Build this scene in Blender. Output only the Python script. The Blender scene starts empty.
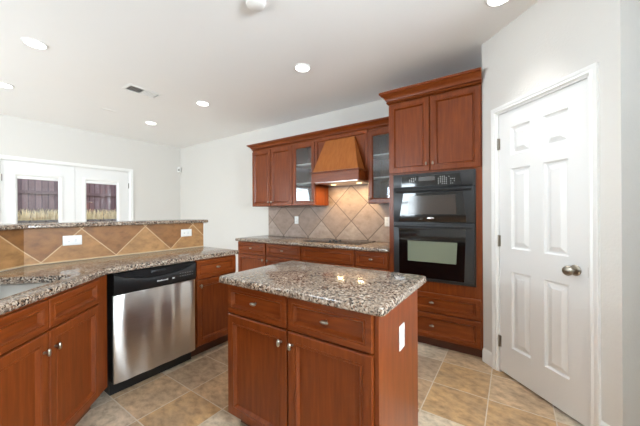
import bpy, bmesh, math, random
from mathutils import Vector, Matrix
R = math.radians
random.seed(7)
S = bpy.context.scene
COL = S.collection

# ------------------------------------------------------------------ camera
yaw, roll, FPX = R(34.25), R(-0.334), 282.5
cd = bpy.data.cameras.new('camera'); cam = bpy.data.objects.new('camera', cd); COL.objects.link(cam)
cd.sensor_width = 36; cd.lens = FPX / 640 * 36; cd.clip_start = 0.02
fw = Vector((-math.sin(yaw), math.cos(yaw), 0)); rt = Vector((math.cos(yaw), math.sin(yaw), 0)); up = Vector((0, 0, 1))
r2 = math.cos(roll) * rt + math.sin(roll) * up; u2 = -math.sin(roll) * rt + math.cos(roll) * up
m = Matrix((r2, u2, -fw)).transposed().to_4x4(); m.translation = (0, 0, 1.28)
cam.matrix_world = m
S.camera = cam

# ------------------------------------------------------------------ world, daylight, exposure
S.view_settings.view_transform = 'Standard'; S.view_settings.look = 'None'
S.view_settings.gamma = 1; S.view_settings.use_curve_mapping = False
S.view_settings.exposure = 0.33
S.cycles.use_denoising = True
S.cycles.max_bounces = 10; S.cycles.diffuse_bounces = 6; S.cycles.glossy_bounces = 4
S.cycles.transparent_max_bounces = 12; S.cycles.sample_clamp_indirect = 6
S.cycles.caustics_reflective = False; S.cycles.caustics_refractive = False
w = bpy.data.worlds.new('sky'); S.world = w; w.use_nodes = True
nt = w.node_tree; nt.nodes.clear()
sk = nt.nodes.new('ShaderNodeTexSky'); sk.sky_type = 'NISHITA'; sk.sun_disc = False; sk.sun_elevation = R(48); sk.sun_rotation = R(120)
bg = nt.nodes.new('ShaderNodeBackground'); bg.inputs[1].default_value = 0.4
wo = nt.nodes.new('ShaderNodeOutputWorld')
nt.links.new(sk.outputs[0], bg.inputs[0]); nt.links.new(bg.outputs[0], wo.inputs[0])
def light(name, typ, loc, energy, color=(1, 1, 1), rot=(0, 0, 0), **kw):
    d = bpy.data.lights.new(name, typ); d.energy = energy; d.color = color
    for k, v in kw.items(): setattr(d, k, v)
    o = bpy.data.objects.new(name, d); COL.objects.link(o); o.location = loc; o.rotation_euler = rot
    return o
light('sun', 'SUN', (-9, -4, 8), 2.4, (1, .96, .9), (R(42), 0, R(-60)), angle=R(1))
DAY = (0.79, 0.91, 1.0)
# daylight at the inferred windows, fill at two added ones: each lamp stands outside its pane and shines in
light('daylight_rear_window', 'AREA', (-2.95, -3.22, 1.55), 128, DAY, (R(99), 0, 0), shape='RECTANGLE', size=1.3, size_y=1.4)
light('fill_added_rear_window', 'AREA', (-4.85, -3.22, 1.55), 128, DAY, (R(99), 0, 0), shape='RECTANGLE', size=1.3, size_y=1.4)  # added fill lamp outside an invented second rear window
light('daylight_side_window', 'AREA', (-6.27, -1.85, 1.6), 105, DAY, (0, R(-105), 0), shape='RECTANGLE', size=1.3, size_y=1.2)
light('fill_added_high_window', 'AREA', (2.74, .8, 1.95), 440, DAY, (0, R(140), 0), shape='RECTANGLE', size=1.0, size_y=1.6)  # added fill lamp tilted up to brighten the ceiling, its window invented too
CAN_E = 1.5

# ------------------------------------------------------------------ materials
def srgb(*c):
    return tuple(((v / 255 + .055) / 1.055) ** 2.4 if v / 255 > .04045 else v / 255 / 12.92 for v in c) + (1,)
class N:
    def __init__(s, name):
        s.m = bpy.data.materials.new(name); s.m.use_nodes = True; s.t = s.m.node_tree
        s.b = s.t.nodes['Principled BSDF']; s.out = s.t.nodes['Material Output']
    def n(s, typ, ins=None, **kw):
        x = s.t.nodes.new('ShaderNode' + typ)
        for k, v in kw.items(): setattr(x, k, v)
        for k, v in (ins or {}).items(): s.set(x, k, v)
        return x
    def set(s, x, k, v):
        if isinstance(v, bpy.types.NodeSocket): s.t.links.new(v, x.inputs[k])
        else: x.inputs[k].default_value = v
    def P(s, **kw):
        for k, v in kw.items(): s.set(s.b, k.replace('_', ' '), v)
    def math(s, op, a, b=0.0):
        x = s.n('Math', {0: a, 1: b}, operation=op); return x.outputs[0]
    def vmath(s, op, a, b=(0, 0, 0)):
        x = s.n('VectorMath', {0: a, 1: b}, operation=op); return x.outputs[0]
    def coord(s): return s.n('TexCoord').outputs['Object']
    def mapping(s, v, scale=(1, 1, 1), rot=(0, 0, 0), loc=(0, 0, 0)):
        return s.n('Mapping', {'Vector': v, 'Scale': scale, 'Rotation': rot, 'Location': loc}).outputs[0]
    def noise(s, v, scale, detail=3, rough=.5, out='Fac'):
        return s.n('TexNoise', {'Vector': v, 'Scale': scale, 'Detail': detail, 'Roughness': rough}).outputs[out]
    def ramp(s, f, stops, interp='LINEAR'):
        x = s.n('ValToRGB', {0: f}); x.color_ramp.interpolation = interp
        e = x.color_ramp.elements
        while len(e) < len(stops): e.new(.5)
        for q, (p, c) in zip(e, stops): q.position = p; q.color = c
        return x.outputs[0]
    def mix(s, f, a, b, blend='MIX'):
        x = s.n('Mix', data_type='RGBA', blend_type=blend)
        s.set(x, 0, f); s.set(x, 6, a); s.set(x, 7, b); return x.outputs[2]
    def bump(s, h, strength=.2, dist=.01):
        x = s.n('Bump', {'Height': h, 'Strength': strength, 'Distance': dist})
        s.t.links.new(x.outputs[0], s.b.inputs['Normal'])

def plain(name, col, rough=.5, metal=0, **kw):
    k = N(name); k.P(Base_Color=col, Roughness=rough, Metallic=metal, **kw)
    v = k.coord(); k.bump(k.noise(v, 60), .03, .002)
    return k.m
def paint(name, col, bump=.25, scale=70, rough=.75):
    k = N(name); v = k.n('NewGeometry').outputs['Position']
    k.P(Base_Color=k.mix(k.noise(v, 3), tuple(c * .985 for c in col[:3]) + (1,), col), Roughness=rough)
    k.bump(k.noise(v, scale, 4, .55), bump, .006); return k.m
def wood(name, dark, mid, lite, horiz=False, rough=.3):
    k = N(name); v = k.coord()
    sc = (2.2, 14, 26) if horiz else (26, 14, 2.2)
    a = k.noise(k.mapping(v, sc), 1.6, 5, .6)
    b = k.noise(v, 2.5, 2)
    c = k.ramp(a, [(.28, dark), (.5, mid), (.75, lite)])
    k.P(Base_Color=k.mix(k.math('MULTIPLY', b, .45), c, mid), Roughness=rough, Coat_Weight=.05, Coat_Roughness=.25, Specular_IOR_Level=.3)
    k.bump(a, .04, .002); return k.m
CHERRY = (srgb(98, 43, 14), srgb(119, 55, 19), srgb(140, 71, 28))
WOOD = wood('cherry_vertical', *CHERRY); WOODH = wood('cherry_horizontal', *CHERRY, horiz=True)
TOE = plain('toe_board', srgb(84, 46, 28), .5)
def granite():
    k = N('granite'); v = k.n('NewGeometry').outputs['Position']
    dv = k.vmath('ADD', v, k.vmath('SCALE', k.n('TexNoise', {'Vector': v, 'Scale': 55, 'Detail': 2}).outputs['Color']))
    sc = dv.node.inputs[1].links[0].from_node; sc.inputs['Scale'].default_value = .007
    v1 = k.n('TexVoronoi', {'Vector': dv, 'Scale': 120}, feature='F1').outputs['Color']
    f1 = k.n('SeparateColor', {0: v1}).outputs[0]
    c1 = k.ramp(f1, [(0, srgb(40, 35, 32)), (.18, srgb(88, 74, 64)), (.34, srgb(136, 117, 101)), (.54, srgb(166, 148, 130)), (.78, srgb(190, 176, 160)), (.93, srgb(116, 86, 66))], 'CONSTANT')
    v2 = k.n('TexVoronoi', {'Vector': dv, 'Scale': 240}, feature='F1').outputs['Color']
    f2 = k.n('SeparateColor', {0: v2}).outputs[1]
    c2 = k.ramp(f2, [(0, srgb(26, 24, 24)), (.22, srgb(150, 130, 113)), (.6, srgb(184, 168, 150)), (.86, srgb(98, 82, 72))], 'CONSTANT')
    big = k.ramp(k.noise(v, 14, 3), [(.42, (0, 0, 0, 1)), (.62, (.55, .55, .55, 1))])
    k.P(Base_Color=k.mix(big, c1, c2), Roughness=.13, Specular_IOR_Level=.55); return k.m
GRANITE = granite()
def tiles(name, pitch, origin, rot, grout_w, cols, grout, rough=.45, mott=6.0, plane='xy', bump=.35, alt=(.5, .46, .4, 1), mot=.85):
    k = N(name); p = k.n('NewGeometry').outputs['Position']
    if plane != 'xy':
        s = k.n('SeparateXYZ', {0: p}).outputs
        p = k.n('CombineXYZ', {0: s[0] if plane == 'xz' else s[1], 1: s[2], 2: 0.0}).outputs[0]
    q = k.vmath('SUBTRACT', p, (origin[0], origin[1], 0))
    q = k.n('VectorRotate', {'Vector': q, 'Angle': rot}, rotation_type='Z_AXIS').outputs[0]
    q = k.vmath('DIVIDE', q, (pitch, pitch, 1000))
    cell = k.vmath('FLOOR', q); fr = k.n('SeparateXYZ', {0: k.vmath('FRACTION', q)}).outputs
    ex = k.math('MINIMUM', fr[0], k.math('SUBTRACT', 1.0, fr[0])); ey = k.math('MINIMUM', fr[1], k.math('SUBTRACT', 1.0, fr[1]))
    e = k.math('MULTIPLY', k.math('MINIMUM', ex, ey), pitch)
    e = k.math('ADD', e, k.math('MULTIPLY', k.math('SUBTRACT', k.noise(p, 40), .5), .004))
    g = k.n('MapRange', {0: e, 1: grout_w * .4, 2: grout_w * .75}).outputs[0]
    wn = k.n('TexWhiteNoise', {0: cell}).outputs[0]
    n = len(cols)
    base = k.ramp(wn, [(i / n, c) for i, c in enumerate(cols)], 'CONSTANT')
    off = k.vmath('ADD', p, k.vmath('MULTIPLY', cell, (3.7, 5.1, 0)))
    m1 = k.noise(off, mott * .8, 6, .65); m2 = k.noise(k.mapping(off, (1, 1.5, 1), (0, 0, .6)), mott * 2.6, 5, .6)
    c = k.mix(k.ramp(m1, [(.36, (0, 0, 0, 1)), (.64, (1, 1, 1, 1))]), base, k.mix(.55, base, alt))
    c = k.mix(mot, c, k.ramp(m2, [(.32, (.50, .47, .44, 1)), (.5, (.86, .85, .83, 1)), (.68, (1.12, 1.12, 1.12, 1))]), 'MULTIPLY')
    k.P(Base_Color=k.mix(g, grout, c), Roughness=k.n('MapRange', {0: m2, 3: rough - .08, 4: rough + .12}).outputs[0])
    k.bump(k.math('ADD', k.math('MULTIPLY', g, .6), k.math('MULTIPLY', m2, .3)), bump, .004)
    return k.m
FLOOR_T = tiles('slate_floor_tile', .358, (-1.932, .806), 0, .006, [srgb(222, 200, 174), srgb(210, 178, 142), srgb(226, 210, 186), srgb(202, 164, 118), srgb(192, 168, 142)], srgb(204, 190, 170), .36, alt=srgb(150, 130, 108))
BS = [srgb(176, 156, 144), srgb(162, 140, 126), srgb(184, 166, 154), srgb(168, 148, 136)]
TILE_RANGE = tiles('slate_wall_tile', .345, (-2.54, .925), R(45), .009, BS, srgb(104, 88, 78), .5, 4, 'xz', alt=srgb(150, 128, 114), mot=.5)
TILE_BAR = tiles('slate_bar_tile', .338, (1.04, .925), R(45), .006, [srgb(178, 130, 80), srgb(152, 104, 60), srgb(188, 142, 92), srgb(164, 116, 76)], srgb(206, 176, 138), .5, 5, 'yz', alt=srgb(146, 106, 70), mot=.7)
WALL = paint('wall_paint', srgb(216, 213, 208)); CEIL = paint('ceiling_paint', srgb(246, 246, 246), .15, 90)
TRIM = paint('trim_paint', srgb(238, 238, 236), .02, 40, .35)
DOORP = paint('door_paint', srgb(234, 234, 233), .03, 60, .4)
def metal(name, col, rough, brushed=None):
    k = N(name); k.P(Base_Color=col, Metallic=1.0, Roughness=rough)
    if brushed:
        v = k.mapping(k.coord(), brushed); a = k.noise(v, 1.0, 4, .6)
        k.P(Roughness=k.n('MapRange', {0: a, 3: rough - .05, 4: rough + .1}).outputs[0]); k.bump(a, .05, .0006)
    return k.m
def brushed():
    k = N('brushed_steel'); v = k.coord()
    a = k.noise(k.mapping(v, (2, 2, 300)), 1, 3)
    k.P(Base_Color=k.mix(a, srgb(206, 202, 198), srgb(226, 222, 218)), Metallic=1.0, Roughness=.28, Anisotropic=.95, Anisotropic_Rotation=.25)
    tg = k.n('Tangent', direction_type='RADIAL', axis='Z'); k.t.links.new(tg.outputs[0], k.b.inputs['Tangent']); return k.m
STEEL = brushed()
SINKM = metal('sink_steel', srgb(190, 187, 182), .36, (60, 60, 60))
NICKEL = metal('satin_nickel', srgb(158, 150, 138), .3)
DKMETAL = plain('dark_grey_enamel', srgb(46, 47, 49), .34, .3)
BLACKG = plain('black_glass', srgb(9, 9, 10), .05, Specular_IOR_Level=.6)
BLACKP = plain('black_plastic', srgb(20, 20, 21), .3)
def mesh_glass(name, col, lines):
    k = N(name); v = k.mapping(k.coord(), (lines, 1, lines))
    s = k.n('TexWave', {'Vector': v, 'Scale': 1.0}, bands_direction='X').outputs['Fac']
    k.P(Base_Color=k.mix(k.math('MULTIPLY', s, .15), col, srgb(20, 22, 20)), Roughness=.1, Specular_IOR_Level=.6); return k.m
OVENWIN = mesh_glass('oven_window_glass', srgb(128, 134, 116), 60)
MICROWIN = mesh_glass('microwave_window_glass', srgb(62, 52, 46), 120)
MARK = plain('printed_marks', srgb(200, 200, 200), .6)
PLATE = plain('white_plastic', srgb(240, 240, 238), .35)
SLOT = plain('outlet_slots', srgb(120, 118, 114), .6)
DARKV = plain('vent_dark', srgb(70, 68, 66), .7)
def glass(name, tint=(1, 1, 1, 1), base=.05, edge=.6):
    k = N(name); k.t.nodes.remove(k.b)
    tr = k.n('BsdfTransparent', {0: tint}); gl = k.n('BsdfGlossy', {0: (1, 1, 1, 1), 'Roughness': .02})
    lw = k.n('LayerWeight', {0: .25}).outputs['Fresnel']
    f = k.n('MapRange', {0: lw, 3: base, 4: edge}).outputs[0]
    mx = k.n('MixShader', {0: f, 1: tr.outputs[0], 2: gl.outputs[0]}); k.t.links.new(mx.outputs[0], k.out.inputs[0]); return k.m
PANE = glass('window_glass'); CABGLASS = glass('cabinet_glass', (.86, .88, .9, 1), .045, .4)
def emit(name, col, st):
    k = N(name); k.P(Base_Color=(0, 0, 0, 1), Emission_Color=col, Emission_Strength=st); return k.m
LAMP = emit('lamp_lens', (1, .98, .95, 1), 6.0); HOODLAMP = emit('hood_lamp_lens', (1, .78, .42, 1), 3.0)
WHITEIN = plain('cabinet_interior', srgb(206, 198, 188), .55)
def fence_mat():
    k = N('weathered_fence'); v = k.n('NewGeometry').outputs['Position']
    y = k.n('SeparateXYZ', {0: v}).outputs[1]
    f = k.math('FRACT', k.math('DIVIDE', y, .11)); idx = k.math('FLOOR', k.math('DIVIDE', y, .11))
    wn = k.n('TexWhiteNoise', {'W': idx}, noise_dimensions='1D').outputs[0]
    gap = k.math('GREATER_THAN', k.math('MINIMUM', f, k.math('SUBTRACT', 1.0, f)), .045)
    g = k.noise(k.mapping(v, (8, 40, 3)), 1, 4)
    c = k.mix(wn, srgb(112, 88, 86), srgb(146, 120, 116)); c = k.mix(.5, c, k.ramp(g, [(.3, (.5, .48, .48, 1)), (.7, (1, 1, 1, 1))]), 'MULTIPLY')
    k.P(Base_Color=k.mix(gap, srgb(30, 24, 24), c), Roughness=.85); return k.m
FENCE = fence_mat()
RAILW = plain('fence_rail_wood', srgb(112, 90, 86), .85)
GRASS = plain('dry_grass_blades', srgb(240, 220, 170), .8)
SOIL = plain('soil_bed', srgb(120, 104, 84), .9)
STONE = tiles('stone_blocks', .22, (0, .02), 0, .02, [srgb(90, 86, 82), srgb(120, 116, 112), srgb(74, 72, 70)], srgb(40, 38, 36), .8, 8, 'yz')
PAVE = plain('patio_concrete', srgb(186, 182, 176), .85)

# ------------------------------------------------------------------ mesh helpers
def obj(name, bm, mat, parent=None, kind=None, label=None, cat=None, group=None, sharp=32):
    bmesh.ops.remove_doubles(bm, verts=bm.verts, dist=1e-5)
    bmesh.ops.recalc_face_normals(bm, faces=bm.faces)
    me = bpy.data.meshes.new(name); bm.to_mesh(me); bm.free()
    for p in me.polygons: p.use_smooth = True
    me.set_sharp_from_angle(angle=R(sharp))
    o = bpy.data.objects.new(name, me); COL.objects.link(o)
    for mm in (mat if isinstance(mat, (list, tuple)) else [mat]): me.materials.append(mm)
    if parent: o.parent = parent
    return tag(o, label, cat, group, kind)
def tag(o, label=None, cat=None, group=None, kind=None):
    if label: o['label'] = label
    if cat: o['category'] = cat
    if group: o['group'] = group
    if kind: o['kind'] = kind
    return o
def thing(name, label, cat, loc=(0, 0, 0), rz=0, group=None, kind=None):
    o = bpy.data.objects.new(name, None); COL.objects.link(o); o.empty_display_size = .1
    o.location = loc; o.rotation_euler = (0, 0, rz)
    return tag(o, label, cat, group, kind)
def B(): return bmesh.new()
def box(bm, x0, x1, y0, y1, z0, z1, bev=0, seg=2):
    vs = [bm.verts.new((x, y, z)) for x in (x0, x1) for y in (y0, y1) for z in (z0, z1)]
    fs = [bm.faces.new([vs[i] for i in q]) for q in ((0, 1, 3, 2), (4, 6, 7, 5), (0, 4, 5, 1), (2, 3, 7, 6), (0, 2, 6, 4), (1, 5, 7, 3))]
    if bev:
        es = list({e for f in fs for e in f.edges})
        bmesh.ops.bevel(bm, geom=es, offset=bev, segments=seg, affect='EDGES', profile=.5)
    return bm
def bx(*a, bev=0, seg=2): return box(B(), *a, bev=bev, seg=seg)
def loops(bm, rows, cap0=True, cap1=True):
    vr = [[bm.verts.new(p) for p in r] for r in rows]
    n = len(vr[0])
    for a, b in zip(vr, vr[1:]):
        for i in range(n):
            j = (i + 1) % n
            bm.faces.new((a[i], a[j], b[j], b[i]))
    if cap0: bm.faces.new(vr[0][::-1])
    if cap1: bm.faces.new(vr[-1])
    return bm
def rect(x0, x1, z0, z1, y): return [(x0, y, z0), (x1, y, z0), (x1, y, z1), (x0, y, z1)]
def nested(bm, x0, x1, z0, z1, steps, back=None, cap=True):
    rows = ([rect(x0, x1, z0, z1, back)] if back is not None else []) + [rect(x0 + i, x1 - i, z0 + i, z1 - i, y) for i, y in steps]
    return loops(bm, rows, back is not None, cap)
def lathe(bm, prof, c=(0, 0, 0), axis='z', n=20, s=(1, 1)):
    rows = []
    for r, h in prof:
        row = []
        for i in range(n):
            a = 2 * math.pi * i / n; u, v = r * math.cos(a) * s[0], r * math.sin(a) * s[1]
            p = {'z': (u, v, h), 'y': (u, h, v), 'x': (h, u, v)}[axis]
            row.append((c[0] + p[0], c[1] + p[1], c[2] + p[2]))
        rows.append(row)
    return loops(bm, rows)
def tube(bm, pts, r, n=10):
    rows = []
    for i, p in enumerate(pts):
        p = Vector(p); a = Vector(pts[max(i - 1, 0)]); b = Vector(pts[min(i + 1, len(pts) - 1)])
        d = (b - a).normalized(); x = d.cross(Vector((0, 0, 1)))
        if x.length < .01: x = d.cross(Vector((0, 1, 0)))
        x.normalize(); y = d.cross(x)
        rows.append([tuple(p + r * (math.cos(t) * x + math.sin(t) * y)) for t in [2 * math.pi * k / n for k in range(n)]])
    return loops(bm, rows)
def extrude_profile(bm, prof, x0, x1, m0=0, m1=0):
    """profile of (y, z) swept along x; m0/m1 mitre the ends by the outward run (-y)"""
    return loops(bm, [[(x0 + m0 * y, y, z) for y, z in prof], [(x1 - m1 * y, y, z) for y, z in prof]])
def round_poly(pts, radii, seg=5):
    out = []; n = len(pts)
    for i, p in enumerate(pts):
        r = radii[i] if isinstance(radii, (list, tuple)) else radii
        p = Vector(p); a = (Vector(pts[i - 1]) - p); b = (Vector(pts[(i + 1) % n]) - p)
        if r <= 0: out.append(tuple(p)); continue
        a.normalize(); b.normalize(); ang = a.angle(b)
        d = r / math.tan(ang / 2); ctr = p + (a + b).normalized() * (r / math.sin(ang / 2))
        s = p + a * d - ctr; e = p + b * d - ctr
        tot = s.angle_signed(e)
        for k in range(seg + 1):
            q = s.copy(); q.rotate(Matrix.Rotation(-tot * k / seg, 2)); out.append(tuple(ctr + q))
    return out
def area2(p): return sum(p[i - 1][0] * p[i][1] - p[i][0] * p[i - 1][1] for i in range(len(p)))
def offset(poly, d):
    out = []; n = len(poly)
    for i in range(n):
        a, p, b = Vector(poly[i - 1]), Vector(poly[i]), Vector(poly[(i + 1) % n])
        u = (p - a).normalized(); v = (b - p).normalized()
        n1 = Vector((-u.y, u.x)); n2 = Vector((-v.y, v.x)); k = (n1 + n2)
        k = k / max(k.dot(n1), .2); out.append(tuple(p + k * d))
    return out
def slab(poly, z0, z1, hole=None, e=.012):
    """stone slab with an eased edge, optionally with one cut-out"""
    if area2(poly) < 0: poly = poly[::-1]
    bm = B()
    prof = [(e * .5, z0), (0, z0 + e * .5), (0, z1 - e), (e * .3, z1 - e * .3), (e, z1)]
    rows = [[(x, y, z) for x, y in offset(poly, d)] for d, z in prof]
    vr = [[bm.verts.new(p) for p in r] for r in rows]; n = len(poly)
    for a, b in zip(vr, vr[1:]):
        for i in range(n): bm.faces.new((a[i], a[(i + 1) % n], b[(i + 1) % n], b[i]))
    if not hole:
        bm.faces.new(vr[0][::-1]); bm.faces.new(vr[-1]); return bm
    ht = [bm.verts.new((x, y, z1)) for x, y in hole]; hb = [bm.verts.new((x, y, z0)) for x, y in hole]; k = len(hole)
    for i in range(k): bm.faces.new((ht[i], ht[(i + 1) % k], hb[(i + 1) % k], hb[i]))
    for o, h in ((vr[-1], ht), (vr[0], hb)):
        es = [bm.edges.get((o[i], o[(i + 1) % n])) for i in range(n)] + [bm.edges.get((h[i], h[(i + 1) % k])) for i in range(k)]
        bmesh.ops.triangle_fill(bm, edges=es, use_beauty=True)
    return bm
def wall_holes(bm, x0, x1, z0, z1, y0, y1, holes):
    """wall box along x with rectangular openings, cut into boxes"""
    xs = sorted({x0, x1, *[h[0] for h in holes], *[h[1] for h in holes]})
    for a, b in zip(xs, xs[1:]):
        hs = sorted([h for h in holes if h[0] <= a + 1e-6 and h[1] >= b - 1e-6], key=lambda h: h[2])
        z = z0
        for h in hs:
            if h[2] > z + 1e-6: box(bm, a, b, y0, y1, z, h[2])
            z = h[3]
        if z < z1 - 1e-6: box(bm, a, b, y0, y1, z, z1)
    return bm

# ------------------------------------------------------------------ room shell
ZC = 2.72; YB = 3.42; XL = -6.05; YF = -3.0; XR = 2.5
obj('floor', bx(XL - .15, XR + .15, YF - .15, 4.5, -.12, 0), FLOOR_T, kind='structure')
obj('ceiling', bx(XL - .15, XR + .15, YF - .15, 4.5, ZC, ZC + .12), CEIL, kind='structure')
obj('wall_back', bx(XL - .15, .6, YB, YB + .12, 0, ZC), WALL, kind='structure')
FD0, FD1, FDZ = .765, 2.425, 2.09          # the pair of patio doors
t = thing('wall_left', None, None, (XL, 0, 0), R(90), kind='structure')
t2 = obj('wall_left', wall_holes(B(), YF - .15, YB, 0, ZC, 0, .14, [(FD0, FD1, 0, FDZ), (-2.45, -1.25, .95, 2.2)]), WALL)
bpy.data.objects.remove(t); t2.name = 'wall_left'; t2.location = (XL, 0, 0); t2.rotation_euler = (0, 0, R(90)); tag(t2, kind='structure')
obj('wall_front', wall_holes(B(), XL - .15, XR + .15, 0, ZC, YF - .14, YF, [(-3.55, -2.35, .95, 2.2), (-5.45, -4.25, .95, 2.2)]), WALL, kind='structure')
ws = obj('wall_right', wall_holes(B(), -4.5, -YF + .15, 0, ZC, 0, .14, [(-1.7, .1, 1.5, 2.55)]), WALL, kind='structure')
ws.location = (XR, 0, 0); ws.rotation_euler = (0, 0, R(-90))
def window(name, x0, x1, z0, z1, loc, rz):
    t = thing(name, None, None, loc, rz, kind='structure')
    bm = B(); f = .05
    for a in ((x0, x1, z0, z0 + f), (x0, x1, z1 - f, z1), (x0, x0 + f, z0 + f, z1 - f), (x1 - f, x1, z0 + f, z1 - f), (x0 + f, x1 - f, (z0 + z1) / 2 - .02, (z0 + z1) / 2 + .02)):
        box(bm, a[0], a[1], .04, .09, a[2], a[3])
    obj('window_frame', bm, TRIM, t)
    obj('window_glass', bx(x0 + f, x1 - f, .06, .064, z0 + f, z1 - f), PANE, t)
    obj('window_sill', bx(x0 - .04, x1 + .04, -.03, .04, z0 - .03, z0), TRIM, t)
window('window_1', 2.35, 3.55, .95, 2.2, (0, YF, 0), R(180))
window('window_2_added', 4.25, 5.45, .95, 2.2, (0, YF, 0), R(180))  # invented window, put in only for more light
window('window_3', -2.45, -1.25, .95, 2.2, (XL, 0, 0), R(90))
window('window_4_added', -1.7, .1, 1.5, 2.55, (XR, 0, 0), R(-90))  # invented high window, put in to light the ceiling on the right

# pantry wall set at forty five degrees
PO = (-.212, 2.802, 0); PRZ = R(-45); DX0, DX1, DZ1 = .177, .812, 2.052
pw = obj('wall_pantry', wall_holes(B(), 0, .97, 0, ZC, 0, .115, [(DX0 - .012, DX1 + .012, 0, DZ1 + .012)]), WALL, kind='structure')
pw.location = PO; pw.rotation_euler = (0, 0, PRZ)
# its two returns, the one behind the oven cabinet and the one along the hall
o = obj('wall_pantry_return', bx(-.207, -.10, 2.805, YB, 0, ZC), WALL, kind='structure')
wh = obj('wall_hall', bx(.855, .97, .1155, 2.9, 0, ZC), WALL, kind='structure')
wh.location = PO; wh.rotation_euler = (0, 0, PRZ)
obj('wall_added_shade', bx(1.0, XR, 1.45, 1.56, 0, ZC), WALL, kind='structure')  # stub wall added out of view to shade the hall wall
def placed(o, loc, rz): o.location = loc; o.rotation_euler = (0, 0, rz); return o
BASEP = [(0, 0), (-.014, 0), (-.014, .085), (-.010, .10), (-.004, .112), (0, .114)]
bm = B(); extrude_profile(bm, BASEP, .004, .119); placed(obj('baseboard_pantry_left', bm, TRIM, kind='structure'), PO, PRZ)
bm = B(); extrude_profile(bm, BASEP, .874, .97); placed(obj('baseboard_pantry_right', bm, TRIM, kind='structure'), PO, PRZ)
bm = B(); extrude_profile(bm, BASEP, XL, -3.40); placed(obj('baseboard_back', bm, TRIM, kind='structure'), (0, YB, 0), 0)
for a, b, nm in ((YF, FD0 - .07, 'baseboard_left_near'), (FD1 + .07, YB - .016, 'baseboard_left_far')):
    bm = B(); extrude_profile(bm, BASEP, a, b); placed(obj(nm, bm, TRIM, kind='structure'), (XL, 0, 0), R(90))
def casing(name, x0, x1, z1, wd, loc, rz, y=0):
    """moulded door casing round three sides"""
    prof = [(0, 0), (.012, -.010), (.016, -.018), (wd * .55, -.014), (wd * .7, -.019), (wd, -.019), (wd, 0)]
    bm = B()
    path = lambda d, yy: [(x0 - d, yy, 0), (x0 - d, yy, z1 + d), (x1 + d, yy, z1 + d), (x1 + d, yy, 0)]
    rows = [[bm.verts.new((p[0], p[1] + y, p[2])) for p in path(d, yy)] for d, yy in prof]
    for a, b in zip(rows, rows[1:]):
        for i in range(3): bm.faces.new((a[i], a[i + 1], b[i + 1], b[i]))
    for i in (0, 3): bm.faces.new([r[i] for r in rows])
    for i in range(3): bm.faces.new((rows[0][i], rows[0][i + 1], rows[-1][i + 1], rows[-1][i]))
    return placed(obj(name, bm, TRIM, kind='structure'), loc, rz)
casing('trim_1', DX0 - .006, DX1 + .006, DZ1 + .006, .055, PO, PRZ)
bm = B(); jb = .003
box(bm, DX0 - .012, DX0 - jb, -.004, .115, 0, DZ1 + .012); box(bm, DX1 + jb, DX1 + .012, -.004, .115, 0, DZ1 + .012)
box(bm, DX0 - jb, DX1 + jb, -.004, .115, DZ1 + jb, DZ1 + .012)
placed(obj('trim_2', bm, TRIM, kind='structure'), PO, PRZ)

# six panel pantry door
d3 = thing('door_3', None, None, PO, PRZ, kind='structure')
def panel_door(bm, xs, zs, cells, y0, y1, steps):
    for i in range(len(xs) - 1):
        for j in range(len(zs) - 1):
            if (i, j) in cells:
                nested(bm, xs[i], xs[i + 1], zs[j], zs[j + 1], [(0, y0)] + [(a, y0 + b) for a, b in steps])
            else:
                bm.faces.new([bm.verts.new(p) for p in rect(xs[i], xs[i + 1], zs[j], zs[j + 1], y0)])
    X0, X1, Z0, Z1 = xs[0], xs[-1], zs[0], zs[-1]
    bm.faces.new([bm.verts.new(p) for p in rect(X0, X1, Z0, Z1, y1)])
    for q in (((X0, y0, Z0), (X1, y0, Z0), (X1, y1, Z0), (X0, y1, Z0)), ((X0, y0, Z1), (X1, y0, Z1), (X1, y1, Z1), (X0, y1, Z1)),
              ((X0, y0, Z0), (X0, y1, Z0), (X0, y1, Z1), (X0, y0, Z1)), ((X1, y0, Z0), (X1, y1, Z0), (X1, y1, Z1), (X1, y0, Z1))):
        bm.faces.new([bm.verts.new(p) for p in q])
    return bm
W = DX1 - DX0
xs = [DX0, DX0 + .105, DX0 + .27, DX0 + .355, DX0 + .53, DX1]
xs = [DX0, DX0 + .108, DX0 + .268, DX0 + .367, DX0 + .527, DX1]
zs = [.018, .24, .825, 1.0, 1.61, 1.715, 1.925, DZ1]
cells = {(i, j) for i in (1, 3) for j in (1, 3, 5)}
obj('door_slab', panel_door(B(), xs, zs, cells, .002, .037, [(.010, .013), (.020, .014), (.050, .002)]), DOORP, d3, sharp=20)
for z in (.25, 1.05, 1.82):
    bm = B(); lathe(bm, [(.001, z - .047), (.006, z - .045), (.006, z + .045), (.001, z + .047)], (DX0 - .002, -.006, 0), n=10)
    box(bm, DX0 - .001, DX0 + .012, -.001, .003, z - .044, z + .044)
    obj('hinge', bm, NICKEL, d3)
kx, kz = DX1 - .07, .925
bm = B(); lathe(bm, [(.0, .002), (.033, .002), (.033, -.004), (.028, -.010), (.013, -.014), (.011, -.034), (.020, -.040), (.029, -.050), (.030, -.060), (.024, -.070), (.010, -.075), (0, -.0755)], (kx, 0, kz), 'y', 24)
obj('door_handle', bm, NICKEL, d3)
obj('latch_plate', bx(DX1 - .002, DX1 + .0025, .001, .02, kz - .03, kz + .03), NICKEL, d3)

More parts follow.
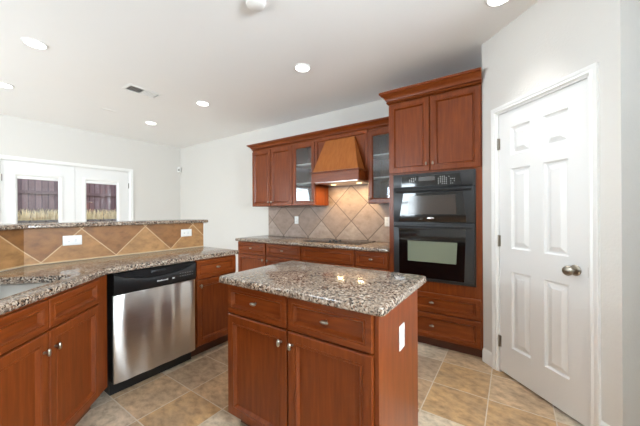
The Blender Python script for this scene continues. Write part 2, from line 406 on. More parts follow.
# patio doors in the left wall
casing('trim_3', FD0 + .01, FD1 - .01, FDZ - .01, .06, (XL, 0, 0), R(90))
bm = B(); box(bm, FD0, FD0 + .012, -.002, .14, 0, FDZ); box(bm, FD1 - .012, FD1, -.002, .14, 0, FDZ); box(bm, FD0 + .012, FD1 - .012, -.002, .14, FDZ - .012, FDZ)
placed(obj('trim_4', bm, TRIM, kind='structure'), (XL, 0, 0), R(90))
FM = (FD0 + FD1) / 2 + .012
for nm, a, b, g0, g1, hx in (('door_1', FD0 + .015, FM - .002, .935, 1.407, FD0 + .015), ('door_2', FM + .002, FD1 - .015, 1.756, 2.225, FD1 - .015)):
    t = thing(nm, None, None, (XL, 0, 0), R(90), kind='structure')
    zt, zb, yt = 1.865, .28, .02
    obj('door_slab', wall_holes(B(), a, b, .012, FDZ - .015, yt, yt + .045, [(g0, g1, zb, zt)]), DOORP, t)
    bm = B(); fr = .045
    rows = [[(g0 - d, y, zb - d), (g1 + d, y, zb - d), (g1 + d, y, zt + d), (g0 - d, y, zt + d)] for d, y in ((fr, yt), (fr, yt - .008), (.022, yt - .014), (0, yt - .004), (-.006, yt + .01), (-.006, yt + .03))]
    loops(bm, rows, False, False); obj('glass_frame', bm, TRIM, t)
    obj('glass_pane', bx(g0 - .004, g1 + .004, yt + .018, yt + .022, zb - .004, zt + .004), PANE, t)
    obj('raised_blind', bx(g0 + .001, g1 - .001, yt + .003, yt + .016, zt - .045, zt - .004, bev=.003), PLATE, t)
    for z in (.3, 1.05, 1.82):
        bm = B(); lathe(bm, [(.001, z - .05), (.008, z - .048), (.008, z + .048), (.001, z + .05)], (hx, yt - .007, 0), n=10); obj('hinge', bm, metal('hinge_bronze', srgb(90, 84, 78), .4), t)

# knee wall that carries the raised bar
BX = -2.88; BY1 = 1.885; BEND = .47; AT = 1.18
poly = [(BX, BY1), (BX, BEND), (BX + 2.2, BEND - 2.2), (BX + 2.2 - .085, BEND - 2.2 - .085), (BX - .12, BEND - .05), (BX - .12, BY1)]  # angled run lengthened out of view to shade the island front
bm = B(); loops(bm, [[(x, y, 0) for x, y in poly], [(x, y, AT) for x, y in poly]]); obj('wall_bar', bm, WALL, kind='structure')

# ------------------------------------------------------------------ outdoors beyond the patio doors
obj('patio_ground', bx(-12, XL - .15, -4, 7, -.2, -.02), PAVE, kind='structure')
t = thing('raised_garden_bed', 'stone edged raised bed of soil outside the patio doors', 'garden bed', (-8.4, 1.6, 0))
obj('stone_edging', bx(.65, .9, -4, 4, -.02, 1.165), STONE, t); obj('soil', bx(-1.2, .649, -4, 4, -.02, 1.165), SOIL, t)
t = thing('board_fence', 'weathered brown board fence standing beyond the patio doors', 'fence', (-8.9, 1.54, 1.166))
bm = B()
for i in range(58): box(bm, 0, .02, -3.19 + .11 * i, -3.19 + .11 * i + .1095, 0, 1.55 + .01 * random.random())
obj('fence_boards', bm, FENCE, t)
for z in (.22, .62, 1.10): obj('fence_rail', bx(.021, .06, -3.2, 3.2, z - .035, z + .035), RAILW, t)
bm = B(); random.seed(3)
for i in range(2600):
    x = random.uniform(-8.5, -7.75); y = random.uniform(-.2, 4.2); h = random.uniform(.10, .26); a = random.uniform(0, 6.28); l = random.uniform(.02, .14); wd = .006
    dx, dy = math.cos(a), math.sin(a); z0 = 1.1662
    q = [(x - dy * wd, y + dx * wd, z0), (x + dy * wd, y - dx * wd, z0), (x + dx * l * .5 + dy * wd * .7, y + dy * l * .5 - dx * wd * .7, z0 + h * .7), (x + dx * l * .5 - dy * wd * .7, y + dy * l * .5 + dx * wd * .7, z0 + h * .7)]
    v = [bm.verts.new(p) for p in q]; tip = bm.verts.new((x + dx * l, y + dy * l, z0 + h)); bm.faces.new(v); bm.faces.new((v[3], v[2], tip))
obj('dry_grass', bm, GRASS, label='straw coloured dry grass growing along the foot of the board fence', cat='grass', kind='stuff')

# ------------------------------------------------------------------ cabinet parts
def door_steps(t, rail):
    return [(0, -t + .004), (.004, -t), (rail - .012, -t), (rail - .010, -t + .003), (rail - .007, -t + .003), (rail - .005, -t), (rail, -t - .001), (rail + .005, -t + .007), (rail + .010, -t + .016)]
def knob_mesh(x, z, y, vert=True):
    bm = B()
    lathe(bm, [(0, y + .001), (.007, y), (.006, y - .004), (.0045, y - .012), (.006, y - .017)], (x, 0, z), 'y', 12)
    s = (.62, 1.25) if vert else (1.5, .62)
    lathe(bm, [(0, y - .014), (.009, y - .015), (.0145, y - .019), (.0155, y - .023), (.012, y - .028), (.005, y - .031), (0, y - .0315)], (x, 0, z), 'y', 16, s)
    return bm
def cdoor(root, x0, x1, z0, z1, knob=None, y=0, rail=.055, label=None, mat=None):
    t = .021
    bm = nested(B(), x0, x1, z0, z1, [(i, y + d) for i, d in door_steps(t, rail)], y - .001)
    o = obj('door', bm, mat or WOOD, root, sharp=18, label=label)
    if knob: obj('knob', knob_mesh(knob[0], knob[1], y - t), NICKEL, o)
    return o
def cdrawer(root, x0, x1, z0, z1, pull=True, y=0, rail=.04, name='drawer'):
    t = .021
    bm = nested(B(), x0, x1, z0, z1, [(i, y + d) for i, d in door_steps(t, rail)], y - .001)
    o = obj(name, bm, WOODH, root, sharp=18)
    if pull: obj('pull', knob_mesh((x0 + x1) / 2, (z0 + z1) / 2 + .004, y - t + .010, False), NICKEL, o)
    return o
def carcass(root, x0, x1, depth, z0, z1, toe=True, y=0, setback=.07):
    obj('body', bx(x0, x1, y, y + depth, z0, z1), WOOD, root)
    if toe: obj('toe_kick', bx(x0 + .002, x1 - .002, y + setback, y + depth - .01, 0, z0), TOE, root)
CT = .914; CB = .875

# ------------------------------------------------------------------ island
IX0, IX1, IY0, IY1 = -1.395, -.452, 1.088, 1.65
t = thing('island_cabinet', 'cherry island cabinet with two drawers over two doors in the middle of the floor', 'cabinet', (IX0, IY0, 0))
IW = IX1 - IX0
obj('body', bx(0, IW - .019, 0, IY1 - IY0, .10, CB - .0005), WOOD, t)
obj('end_panel', bx(IW - .019, IW, -.004, IY1 - IY0, 0.0, CB - .0005), WOOD, t)
obj('toe_kick', bx(.01, IW - .02, .07, IY1 - IY0 - .005, 0, .0995), TOE, t)
sp = -.931 - IX0
cdrawer(t, .004, sp - .004, .702, .866); cdrawer(t, sp + .004, IW - .022, .702, .866)
cdoor(t, .004, sp - .004, .108, .692, (sp - .038, .632)); cdoor(t, sp + .004, IW - .022, .108, .692, (sp + .034, .632))
obj('island_countertop', slab(round_poly([(-1.432, 1.03), (-.41, 1.03), (-.41, 1.70), (-1.432, 1.70)], .022), CB, CT), GRANITE,
    label='polished speckled granite slab topping the island in the foreground', cat='countertop')

# ------------------------------------------------------------------ peninsula: sink cabinet, dishwasher, end cabinet
s2 = math.sqrt(.5)
SC0 = (-2.295, .775)                      # right hand corner of the angled sink cabinet
SW = 1.09; SO = (SC0[0] + SW * s2, SC0[1] - SW * s2, 0)
t = thing('sink_cabinet', 'angled cherry sink cabinet with two doors at the left edge of the photo', 'cabinet', SO, R(135))
obj('body', bx(0, SW, 0, .50, .10, .70), WOOD, t)
obj('face_frame', bx(0, SW, 0, .02, .7005, CB - .0005), WOOD, t)
obj('toe_kick', bx(.01, SW - .06, .07, .45, 0, .0995), TOE, t)
mid = SW - .553
for a, b, kxx in ((.11, mid - .004, mid - .036), (mid + .004, SW - .125, mid + .036)):
    cdrawer(t, a, b, .715, .862, False, name='false_drawer'); cdoor(t, a, b, .115, .703, (kxx, .615))
# dishwasher
DY0, DWW = .803, .618
t = thing('dishwasher', 'stainless steel dishwasher with black control panel under the peninsula counter', 'dishwasher', (-2.305, DY0, 0), R(90))
obj('tub', bx(.004, DWW - .004, .0, .55, .10, CB - .003), BLACKP, t)
bm = B(); rows = []
for i in range(49):
    u = i / 48; x = .006 + (DWW - .012) * u; f = -.022 - .007 * (1 - (2 * u - 1) ** 2) ** .5 - .0026 * math.sin(2 * math.pi * (u - .33) / .27) + (.002 if i in (0, 48) else 0)
    rows.append([(x, -.001, .098), (x, f + .003, .098), (x, f, .102), (x, f, .708), (x, f + .003, .712), (x, -.001, .712)])
loops(bm, rows); obj('door_panel', bm, STEEL, t, sharp=40)
bm = B(); zc0, zc1 = .716, .868; xx0, xx1 = .004, DWW - .004; rows = []
n = 24
top = []; 
for i in range(n + 1):
    u = i / n; x = xx0 + (xx1 - xx0) * u
    lip = zc1 - .014 - .058 * max(0, 1 - ((u - .5) / .47) ** 2) ** .75
    rows.append([(x, -.001, zc0), (x, -.030, zc0), (x, -.036, zc0 + .01), (x, -.038, lip - .012), (x, -.034, lip), (x, -.016 if abs(u - .5) < .47 else -.030, lip + .006), (x, -.018 if abs(u - .5) < .47 else -.030, zc1 - .006), (x, -.026, zc1), (x, -.001, zc1)])
loops(bm, rows); cp = obj('control_panel', bm, BLACKP, t, sharp=40)
obj('latch_handle', bx(DWW * .5 - .055, DWW * .5 + .055, -.030, -.014, zc1 - .036, zc1 - .020, bev=.004), DKMETAL, cp)
bm = B(); random.seed(5)
for i in range(9):
    x = DWW * .47 + i * .0095; box(bm, x, x + .0065, -.0395, -.037, .757, .757 + random.choice((.008, .011)))
obj('maker_lettering', bm, MARK, cp)
bm = B(); box(bm, DWW * .66, DWW * .69, -.0395, -.037, .757, .767); obj('badge', bm, MARK, cp)
bm = B()
for r_ in range(2):
    for i in range(6): box(bm, DWW * .76 + i * .021, DWW * .76 + i * .021 + .010, -.0395, -.037, .764 + r_ * .022, .769 + r_ * .022)
obj('button_marks', bm, plain('dim_marks', srgb(120, 120, 120), .5), cp)
obj('kick_plate', bx(.004, DWW - .004, .045, .5, .0, .0975), BLACKP, t)
# narrow end cabinet
EY0 = DY0 + DWW + .003; EW = 1.866 - EY0
t = thing('base_cabinet', 'narrow cherry base cabinet with one drawer and door right of the dishwasher', 'cabinet', (-2.305, EY0, 0), R(90))
carcass(t, 0, EW, .56, .10, CB - .0005)
cdrawer(t, .012, EW - .008, .70, .862); cdoor(t, .012, EW - .008, .112, .69, (.042, .64))
# stone peninsula counter with the sink cut-out
sqf = -1.485                              # x + y of the angled front edge
FXE = -2.262
cpoly = [(FXE, 1.884), (BX + .0105, 1.884), (BX + .0105, BEND + .004), (BX + .0105 + 1.13, BEND + .004 - 1.13), (sqf / 2 + .02 - .02 + (-.78) + .0, sqf / 2 + .78)]
# right end of angled run: keep the same run length on the front edge
dgl = 1.13; fr_ = (FXE, sqf - FXE); endf = (fr_[0] + dgl * s2, fr_[1] - dgl * s2); endb = (BX + .0105 + 1.10, BEND + .004 - 1.10)
cpoly = [(FXE, 1.884), (BX + .0105, 1.884), (BX + .0105, BEND + .004), endb, endf, fr_]
cpoly = round_poly(cpoly, [.015, 0, 0, 0, .01, .04])
# sink opening: a rounded rectangle square to the angled front
hc = Vector((-2.19, .578)); du = Vector((s2, -s2)); dv = Vector((-s2, -s2))
hole = [hc - du * 0.0 + dv * .0, hc + du * .76, hc + du * .76 + dv * .40, hc + dv * .40]
hole = [tuple(p) for p in hole]
if area2(hole) < 0: hole = hole[::-1]
hole = round_poly(hole, .045, 6)
obj('peninsula_countertop', slab(cpoly, CB, CT, hole), GRANITE, label='long speckled granite counter over the dishwasher with a sink cut into it', cat='countertop')
bm = B(); rows = []
for d, z in ((-.012, CB - .001), (-.004, CB - .001), (0.002, CB - .006), (.008, CB - .12), (.03, CB - .16), (.09, CB - .168)):
    rows.append([(x, y, z) for x, y in offset(hole, d)])
t = thing('kitchen_sink', 'undermount stainless steel sink set into the peninsula counter', 'sink', (hc.x, hc.y, 0))
t.location = (0, 0, 0)
loops(bm, rows, False, True); obj('sink_bowl', bm, SINKM, t)
cx = hc + du * .38 + dv * .2
bm = lathe(B(), [(0, CB - .1665), (.042, CB - .1665), (.045, CB - .163), (.034, CB - .1655), (0, CB - .166)], (cx.x, cx.y, 0)); obj('drain', bm, NICKEL, t)
# tiled upstand of the bar
z0, z1 = CT + .0006, AT - .0005
poly = [(BX + .01, BY1), (BX + .01, BEND + .004), (BX + .01 + 2.2, BEND + .004 - 2.2), (BX + .001 + 2.2, BEND - 2.2), (BX + .0005, BEND + .0004), (BX + .0005, BY1)]  # tile follows the added shading length of the knee wall
bm = B(); loops(bm, [[(x, y, z0) for x, y in poly], [(x, y, z1) for x, y in poly]])
gs = obj('bar_backsplash', bm, TILE_BAR, label='brown diagonal slate tile band between the peninsula counter and raised bar', cat='backsplash')
p2 = [(BX + .0135, BY1), (BX + .0135, BEND + .0055), (BX + .0135 + 1.2, BEND + .0055 - 1.2), (BX + .0105 + 1.2, BEND + .0042 - 1.2), (BX + .0105, BEND + .0042), (BX + .0105, BY1)]
bm = B(); loops(bm, [[(x, y, z0) for x, y in p2], [(x, y, z0 + .009) for x, y in p2]]); obj('grout_strip', bm, plain('sand_grout', srgb(206, 178, 140), .7), gs)
poly = [(BX + .05, 1.93), (BX + .05, BEND + .02), (BX + .05 + 2.22, BEND + .02 - 2.22), (BX - .24 + 2.22, BEND - .27 - 2.22), (BX - .36, BEND - .15), (BX - .36, 1.93)]  # ledge lengthened with the knee wall to block low window light
obj('bar_countertop', slab(round_poly(poly, [.02, 0, 0, 0, 0, .02]), AT + .001, AT + .034), GRANITE, label='raised granite bar ledge running above the brown tile band', cat='countertop')
bm = B()
loops(bm, [[(BX - .015, BY1 + y, z) for y, z in ((.0005, AT - .0005), (.042, AT - .0005), (.042, AT - .012), (.025, AT - .03), (.014, AT - .06), (.0005, AT - .075))],
           [(BX - .055, BY1 + y, z) for y, z in ((.0005, AT - .0005), (.042, AT - .0005), (.042, AT - .012), (.025, AT - .03), (.014, AT - .06), (.0005, AT - .075))]])
obj('bar_bracket', bm, TRIM, label='small white bracket under the end of the raised bar ledge', cat='bracket')

# ------------------------------------------------------------------ outlets
def outlet(label, loc, rz, horiz=False, toggle=False):
    t = thing('wall_outlet', label, 'outlet', loc, rz)
    w_, h_ = (.118, .076) if horiz else (.074, .118)
    obj('cover_plate', bx(-w_ / 2, w_ / 2, -.006, -.0006, -h_ / 2, h_ / 2, bev=.0025), PLATE, t)
    for s in (-1, 1):
        cx, cz = (s * .021, 0) if horiz else (0, s * .021)
        bm = lathe(B(), [(0, -.0058), (.0165, -.0058), (.0165, -.0082), (.015, -.0088), (0, -.0088)], (cx, 0, cz), 'y', 20, (.85, 1) if horiz else (1, .85))
        k = obj('receptacle', bm, PLATE, t)
        bm = B()
        for q in (-1, 1):
            if horiz: box(bm, cx - .006, cx + .004, -.0093, -.0085, cz + q * .006 - .0012, cz + q * .006 + .0012)
            else: box(bm, cx + q * .006 - .0012, cx + q * .006 + .0012, -.0093, -.0085, cz - .004, cz + .006)
        obj('slots', bm, SLOT, k)
    return t
outlet('white outlet lying sideways on the brown bar tiles nearest the sink', (BX + .01, .742, 1.076), R(90), True)
outlet('white outlet lying sideways on the brown bar tiles near the far bar end', (BX + .01, 1.683, 1.078), R(90), True)
outlet('white upright outlet on the range backsplash left of the cooktop', (-2.757, YB - .012, 1.172), 0)
outlet('white upright outlet on the range backsplash next to the oven cabinet', (-1.295, YB - .012, 1.166), 0)
outlet('white upright outlet on the end panel of the island', (IX1, 1.362, .675), R(90))

# ------------------------------------------------------------------ range wall: base run
FY = 2.80
def base(name, label, x0, x1): return thing(name, label, 'cabinet', (x0, FY, 0))
X = [-3.383, -2.19, -1.435, -1.047]
t = base('base_cabinet', 'cherry base cabinet with two drawers at the left end of the range counter', X[0], X[1]); wd = X[1] - X[0] - .001
carcass(t, 0, wd, YB - FY - .002, .10, CB - .0005)
md = -2.80 - X[0]
cdrawer(t, .012, md - .012, .70, .862); cdrawer(t, md + .012, wd - .012, .70, .862)
cdoor(t, .012, md - .012, .112, .69, (md - .045, .635)); cdoor(t, md + .012, wd - .012, .112, .69, (md + .045, .635))
t = base('base_cabinet', 'cherry base cabinet with one wide false drawer under the cooktop', X[1], X[2]); wd = X[2] - X[1] - .001
carcass(t, 0, wd, YB - FY - .002, .10, CB - .0005)
cdrawer(t, .012, wd - .012, .70, .862, False, name='false_drawer')
cdoor(t, .012, wd / 2 - .003, .112, .69, (wd / 2 - .04, .635)); cdoor(t, wd / 2 + .003, wd - .012, .112, .69, (wd / 2 + .04, .635))
t = base('base_cabinet', 'narrow cherry base cabinet with one drawer beside the oven cabinet', X[2], X[3]); wd = X[3] - X[2] - .001
carcass(t, 0, wd, YB - FY - .002, .10, CB - .0005)
cdrawer(t, .012, wd - .012, .70, .862); cdoor(t, .012, wd - .012, .112, .69, (.045, .635))
obj('range_countertop', slab(round_poly([(-3.41, FY - .045), (-1.047, FY - .045), (-1.047, YB - .002), (-3.41, YB - .002)], [.015, 0, 0, .003]), CB, CT), GRANITE,
    label='speckled granite counter along the wall under the cooktop', cat='countertop')
UB = 1.385
bm = B(); box(bm, -3.36, -2.172, YB - .0115, YB - .0005, CT + .0006, UB - .001); box(bm, -2.172, -1.405, YB - .0115, YB - .0005, CT + .0006, 1.70); box(bm, -1.405, -1.046, YB - .0115, YB - .0005, CT + .0006, UB - .001)
obj('range_backsplash', bm, TILE_RANGE, label='taupe diagonal slate tiles on the wall behind the cooktop', cat='backsplash')
t = thing('cooktop', 'flat black glass cooktop set in the granite under the wooden hood', 'cooktop', (-1.84, 3.135, CT))
obj('glass_top', slab(round_poly([(-.405, -.24), (.405, -.24), (.405, .235), (-.405, .235)], .012), .0006, .009, e=.004), BLACKG, t)
RING = plain('burner_ring', srgb(58, 58, 60), .35)
for x, y, r_ in ((-.26, -.10, .085), (-.24, .12, .075), (.26, -.10, .075), (.25, .12, .1)):
    bm = B(); n = 40
    a = [[((r_ + d) * math.cos(2 * math.pi * i / n) + x, (r_ + d) * math.sin(2 * math.pi * i / n) + y, z) for i in range(n)] for d, z in ((0, .0091), (0, .0096), (.004, .0096), (.004, .0091))]
    loops(bm, a, False, False); obj('burner_ring', bm, RING, t)
for x, y in ((-.045, -.15), (-.045, -.06), (.045, -.15), (.045, -.06)):
    obj('knob', lathe(B(), [(0, .0092), (.019, .0092), (.018, .02), (.015, .027), (0, .028)], (x, y, 0)), DKMETAL, t)

# ------------------------------------------------------------------ uppers
UY = 3.09; UT = 2.275; UD = YB - UY - .001
def upper(name, label, x0): return thing(name, label, 'cabinet', (x0, UY, 0))
U = [-3.378, -2.562, -2.172, -1.405, -1.046]
t = upper('wall_cabinet', 'cherry wall cabinet with two solid doors left of the range hood', U[0]); wd = U[1] - U[0] - .001
carcass(t, 0, wd, UD, UB, UT, False)
md = -2.985 - U[0]
cdoor(t, .004, md - .004, UB + .004, 2.235, (md - .03, UB + .06)); cdoor(t, md + .004, wd - .004, UB + .004, 2.235, (md + .03, UB + .06))
def glass_cab(label, x0, x1, hinge_knob):
    t = upper('glass_wall_cabinet', label, x0); wd = x1 - x0 - .001; th = .018
    bm = B(); box(bm, 0, th, 0, UD, UB, UT); box(bm, wd - th, wd, 0, UD, UB, UT); box(bm, th, wd - th, 0, UD, UB, UB + th); box(bm, th, wd - th, 0, UD, UT - th, UT); box(bm, th, wd - th, 0, .02, 2.2, UT - th)
    obj('body', bm, WOOD, t)
    obj('back_panel', bx(th + .0005, wd - th - .0005, UD - .010, UD - .001, UB + th + .0005, UT - th - .0005), WOOD, t)
    for z in (1.69, 1.955): obj('shelf', bx(th + .001, wd - th - .001, .025, UD - .012, z - .009, z + .009), WHITEIN, t)
    T_ = .021; z0, z1 = UB + .004, 2.235; rail = .048
    bm = B(); x0_, x1_ = .004, wd - .004
    rows = [rect(x0_ + i, x1_ - i, z0 + i, z1 - i, y) for i, y in ((rail + .012, -.001), (0, -.001), (0, -T_ + .004), (.004, -T_), (rail, -T_), (rail + .005, -T_ + .005), (rail + .012, -T_ + .009), (rail + .012, -.001))]
    loops(bm, rows, False, False)
    d = obj('door', bm, WOOD, t, sharp=18)
    obj('glass_pane', bx(x0_ + rail + .008, x1_ - rail - .008, -.010, -.006, z0 + rail + .008, z1 - rail - .008), CABGLASS, d, label='clear glass pane')
    obj('knob', knob_mesh(hinge_knob(wd), UB + .06, -T_), NICKEL, d)
    return t
glass_cab('cherry wall cabinet with a glass door left of the range hood', U[1], U[2], lambda w_: w_ - .028)
glass_cab('cherry wall cabinet with a glass door between hood and oven cabinet', U[3], U[4], lambda w_: .028)
# hood
t = thing('range_hood', 'tapered wooden range hood with a lit underside above the cooktop', 'range hood', (U[2], UY, 0)); wd = U[3] - U[2] - .001
obj('back_board', bx(0.0005, wd, .0, .02, 1.66, UT), WOOD, t)
fb = B(); rows = [rect(i, wd - i, 1.66 + i, 2.262 - i, y) for i, y in ((0.0, -.0005), (0.0, -.016), (.035, -.016), (.043, -.010), (.043, -.0005))]
loops(fb, rows, False, False); obj('frame_moulding', fb, WOOD, t)
HX = lambda x: x - U[2]; HY = lambda y: y - UY
top = [(HX(-1.99), HY(3.06)), (HX(-1.58), HY(3.06)), (HX(-1.58), -.0175), (HX(-1.99), -.0175)]
def ring(x0, x1, yf, z): return [(HX(x0), HY(yf), z), (HX(x1), HY(yf), z), (HX(x1), -.0178, z), (HX(x0), -.0178, z)]
WOOD_LIT = wood('hood_wood_lit', srgb(144, 80, 35), srgb(160, 94, 45), srgb(174, 108, 56))  # lighter copy of the cabinet cherry, light on the tilted canopy painted in
obj('canopy', loops(B(), [ring(-2.075, -1.445, 2.892, 1.792), ring(-1.985, -1.575, 3.052, 2.205)]), WOOD_LIT, t)
obj('ledge', loops(B(), [ring(-2.085, -1.432, 2.882, 1.772), ring(-2.10, -1.418, 2.868, 1.776), ring(-2.10, -1.418, 2.868, 1.786), ring(-2.085, -1.432, 2.882, 1.792)]), WOODH, t)
obj('apron', loops(B(), [ring(-2.08, -1.437, 2.888, 1.66), ring(-2.08, -1.437, 2.888, 1.772)]), WOODH, t)
obj('vent_insert', bx(HX(-2.05), HX(-1.465), HY(2.91), .31, 1.652, 1.6595), STEEL, t)
for x in (-1.95, -1.58):
    l = obj('lamp', lathe(B(), [(0, 1.6525), (.035, 1.6525), (.033, 1.648), (0, 1.646)], (HX(x), .10, 0)), HOODLAMP, t)
    q = light('hood_lamp_light', 'AREA', (0, 0, 0), 3.2, (1, .72, .36), shape='DISK', size=.06); q.parent = t; q.location = (HX(x), .10, 1.643)
def crown(name, x0, x1, z0, h, out, yfront, label, ret, endm=(1, 0), wall=YB):
    prof = [(0.0, z0 + .0005), (-.010, z0 + .0005), (-.016, z0 + h * .06), (-.010, z0 + h * .13), (-.004, z0 + h * .14), (-.004, z0 + h * .2), (-.018, z0 + h * .24), (-.022, z0 + h * .38), (-out * .5, z0 + h * .58), (-out * .8, z0 + h * .70), (-out * .84, z0 + h * .74), (-out * .82, z0 + h * .79), (-out, z0 + h * .82), (-out, z0 + h), (0, z0 + h)]
    bm = B()
    a = [(x0 + y * endm[0], yfront + y, z) for y, z in prof]; b = [(x1, yfront + y, z) for y, z in prof]
    c = [(x0 + y, wall - .001, z) for y, z in prof]
    if endm[0]: loops(bm, [c, a, b])
    else: loops(bm, [a, b])
    return bm
bm = crown('c', U[0], U[4] - .0005, UT - .012, .085, .068, UY - .0005, None, True)
obj('crown_moulding', bm, WOODH, label='stepped cherry crown moulding along the top of the range wall cabinets', cat='moulding')

# ------------------------------------------------------------------ oven tower
OX0, OX1 = -1.044, -.2135; OW = OX1 - OX0
t = thing('oven_cabinet', 'tall cherry cabinet holding the double oven, two doors above and two drawers below', 'cabinet', (OX0, FY, 0))
ox0, ox1, oz0, oz1 = -.99 - OX0, -.268 - OX0, .632, 1.652
bm = wall_holes(B(), 0, OW, .085, 2.40, 0, .02, [(ox0, ox1, oz0, oz1)])
D = YB - FY - .001
box(bm, 0, .018, .02, D, .085, 2.40); box(bm, OW - .018, OW, .02, D, .085, 2.40); box(bm, .018, OW - .018, .02, D, 2.382, 2.40); box(bm, .018, OW - .018, .02, D, .085, .105); box(bm, .018, OW - .018, .02, D, oz1 + .001, oz1 + .018); box(bm, .018, OW - .018, .02, D, oz0 - .018, oz0 - .001)
box(bm, .018, OW - .018, D - .01, D, .105, 2.382)
obj('body', bm, WOOD, t); obj('toe_kick', bx(.002, OW - .002, .05, D - .02, 0, .0845), TOE, t)
ms = -.64 - OX0
cdoor(t, .006, ms - .004, 1.672, 2.372, (ms - .03, 1.74)); cdoor(t, ms + .004, OW - .006, 1.672, 2.372, (ms + .03, 1.74))
cdrawer(t, .012, OW - .014, .34, .522, rail=.045); cdrawer(t, .012, OW - .014, .098, .330, rail=.045)
ocr = crown('c', OX0, OX1 + .003, 2.385, .105, .07, FY - .0225, None, True)
bmesh.ops.translate(ocr, verts=ocr.verts, vec=(-OX0, -FY, 0)); obj('crown', ocr, WOODH, t)
t = thing('double_oven', 'black built-in microwave and oven combination in the tall cherry cabinet', 'oven', (-.99, FY, 0)); ow = ox1 - ox0
obj('housing', bx(.004, ow - .004, .001, .5, oz0 + .004, oz1 - .004), BLACKP, t)
obj('trim_frame', bx(-.006, ow + .006, -.012, -.0006, oz0 - .006, oz1 + .004, bev=.003), DKMETAL, t)
def face(root, name, x0, x1, z0, z1, yf, yb, mat, bev=.004): return obj(name, bx(x0, x1, yf, yb, z0, z1, bev=bev), mat, root)
cp = face(t, 'control_panel', .004, ow - .004, 1.516, oz1 - .002, -.034, -.0125, DKMETAL)
def trap(name, p, yf, yb, mat, root):
    (a, b, c, d) = p
    bm = loops(B(), [[(q[0], yb, q[1]) for q in p], [(q[0], yf, q[1]) for q in p]]); return obj(name, bm, mat, root)
L = lambda x: x + .99
g = trap('display_glass', [(L(-.905), 1.530), (L(-.372), 1.530), (L(-.385), 1.630), (L(-.90), 1.630)], -.0365, -.0335, BLACKG, cp)
bm = B(); random.seed(11)
def marks(bm, x0, x1, z0, z1, nx, nz, fill=.6, h=.006, p=.85):
    for i in range(nx):
        for j in range(nz):
            if random.random() > p: continue
            x = x0 + (x1 - x0) * i / nx; z = z0 + (z1 - z0) * j / nz; box(bm, x, x + (x1 - x0) / nx * fill, -.0375, -.036, z, z + h)
marks(bm, L(-.83), L(-.755), 1.575, 1.622, 4, 3, .6, .006, .7); obj('clock_marks', bm, MARK, g); bm = B()
marks(bm, L(-.565), L(-.48), 1.54, 1.622, 5, 5, .4, .006, .9); obj('keypad_marks', bm, MARK, g); bm = B()
marks(bm, L(-.475), L(-.415), 1.54, 1.622, 4, 4, .45, .005, .7); obj('function_marks', bm, MARK, g)
bm = B(); box(bm, L(-.74), L(-.59), -.0375, -.036, 1.578, 1.618); obj('display', bm, plain('display_smoke', srgb(66, 62, 60), .2), g)
def odoor(name, z0, z1, glassp, winp, winmat, hz):
    d = face(t, name, .004, ow - .004, z0, z1, -.040, -.0125, DKMETAL)
    g = trap('door_glass', glassp, -.0425, -.0395, BLACKG, d)
    w_ = trap('window', winp, -.0432, -.0422, winmat, g)
    bm = B(); xa, xb = .022, ow - .022
    tube(bm, [(xa + (xb - xa) * i / 12, -.058 - .022 * math.sin(math.pi * i / 12), hz) for i in range(13)], .0105)
    for x in (xa + .012, xb - .012): box(bm, x - .01, x + .01, -.062, -.0395, hz - .009, hz + .009)
    obj('handle', bm, DKMETAL, d); return d, g
d, g = odoor('microwave_door', 1.187, 1.508, [(L(-.93), 1.192), (L(-.33), 1.192), (L(-.362), 1.466), (L(-.885), 1.466)], [(L(-.842), 1.262), (L(-.41), 1.262), (L(-.418), 1.440), (L(-.83), 1.440)], MICROWIN, 1.487)
obj('oval_badge', lathe(B(), [(0, -.0424), (.03, -.0424), (.03, -.0438), (.026, -.0446), (0, -.0446)], (L(-.632), 0, 1.225), 'y', 24, (1.1, .36)), metal('badge_chrome', srgb(220, 220, 220), .2), g)
bm = B(); marks(bm, L(-.74), L(-.70), 1.212, 1.232, 3, 2, .6, .005)
bmesh.ops.translate(bm, verts=bm.verts, vec=(0, -.0062, 0)); obj('door_marks', bm, plain('dim_print', srgb(90, 88, 86), .5), g)
odoor('oven_door', .66, 1.178, [(L(-.93), .664), (L(-.352), .664), (L(-.335), 1.128), (L(-.93), 1.128)], [(L(-.845), .814), (L(-.415), .814), (L(-.405), 1.008), (L(-.845), 1.008)], OVENWIN, 1.148)
face(t, 'lower_vent_strip', .004, ow - .004, oz0 + .002, .657, -.030, -.0125, DKMETAL)

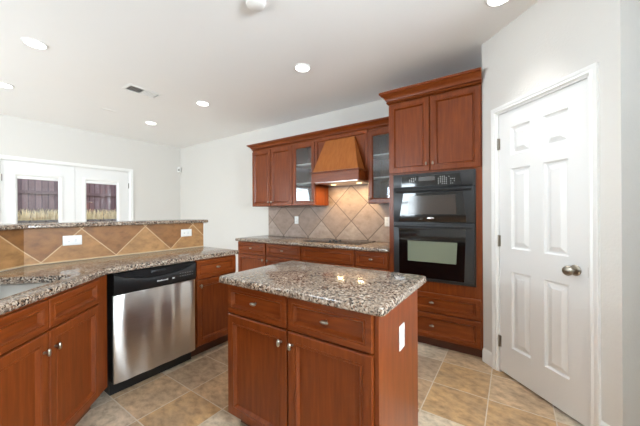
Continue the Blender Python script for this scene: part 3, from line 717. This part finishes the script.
# ------------------------------------------------------------------ ceiling fixtures and small things
proto = None
CANS = [(-3.31, .62, 'recessed ceiling light nearest the upper left corner of the photo'), (-4.65, .62, 'recessed ceiling light cut by the left edge of the photo above the patio doors'),
        (-3.33, 2.19, 'recessed ceiling light between the ceiling vent and the cabinets with the glass door'), (-4.71, 2.19, 'recessed ceiling light nearest the far corner of the room'),
        (-1.71, 2.22, 'recessed ceiling light above the island and range hood'), (-.065, 2.25, 'recessed ceiling light above the pantry wall at the top edge')]
for i, (x, y, lab) in enumerate(CANS):
    if proto is None:
        proto = thing('recessed_light', lab, 'ceiling light', (x, y, ZC), 0, 'recessed ceiling lights'); r_ = proto
        obj('trim_ring', lathe(B(), [(.074, -.0006), (.098, -.0006), (.096, -.005), (.086, -.009), (.076, -.009), (.074, -.004)][0:0] or [(.0, -.0006), (.084, -.0006), (.083, -.004), (.076, -.007), (.0, -.007)], n=32), TRIM, r_)
        obj('lens', lathe(B(), [(0, -.0072), (.068, -.0072), (.065, -.0100), (0, -.0110)], n=32), LAMP, r_)
    else:
        r_ = proto.copy(); COL.objects.link(r_); r_.location = (x, y, ZC); r_['label'] = lab
        for ch in list(proto.children):
            if ch.type != 'MESH': continue
            c = ch.copy(); COL.objects.link(c); c.parent = r_
    q = light('recessed_light_beam', 'AREA', (0, 0, 0), CAN_E, (1, .99, .97), shape='DISK', size=.13, spread=R(72)); q.parent = r_; q.location = (0, 0, -.016)
t = thing('ceiling_vent', 'white rectangular ceiling vent with angled louvres', 'vent', (-3.58, 1.575, ZC))
vw, vl = .10, .18
bm = B(); rows = [[(x, y, z) for x, y in ((-vw + d, -vl + d), (vw - d, -vl + d), (vw - d, vl - d), (-vw + d, vl - d))] for d, z in ((0, -.0006), (0, -.004), (.018, -.010), (.022, -.010), (.022, -.0006))]
loops(bm, rows, False, False); obj('frame', bm, TRIM, t)
obj('duct_backing', bx(-vw + .022, vw - .022, -vl + .022, vl - .022, -.002, -.0006), DARKV, t)
for k in range(14):
    y = -vl + .03 + k * .0218; lean = .012 if y > 0 else -.012
    bm = loops(B(), [[(x, y - lean * .5 + a, -.003 + b) for a, b in ((0, 0), (.0015, 0), (.0015 + lean * .8, -.006), (lean * .8, -.006))] for x in (-vw + .024, vw - .024)])
    obj('louvre', bm, TRIM, t)
t = thing('smoke_detector', 'round white smoke detector on the ceiling at the top edge', 'smoke detector', (-1.44, 1.35, ZC))
obj('base', lathe(B(), [(0, -.0006), (.07, -.0006), (.07, -.012), (0, -.012)], n=32), PLATE, t)
obj('cover', lathe(B(), [(0, -.0122), (.064, -.0122), (.06, -.022), (.045, -.029), (0, -.030)], n=32), PLATE, t)
t = thing('ceiling_plate', 'small flat white cover plate on the ceiling toward the patio doors', 'cover plate', (-4.6, 1.587, ZC))
obj('plate', bx(-.03, .03, -.09, .09, -.005, -.0006, bev=.002), PLATE, t)
t = thing('motion_sensor', 'small white motion sensor high in the far corner of the room', 'sensor', (XL + .06, YB - .06, 2.24), R(45))
# faces the room along the corner's diagonal
obj('housing', loops(B(), [[(-.035, .045, z), (.035, .045, z), (.030, -.012, z), (.015, -.026, z), (-.015, -.026, z), (-.030, -.012, z)] for z in (-.055, .055)]), PLATE, t)
obj('lens', bx(-.018, .018, -.0285, -.0262, -.03, .012, bev=.001), SLOT, t)
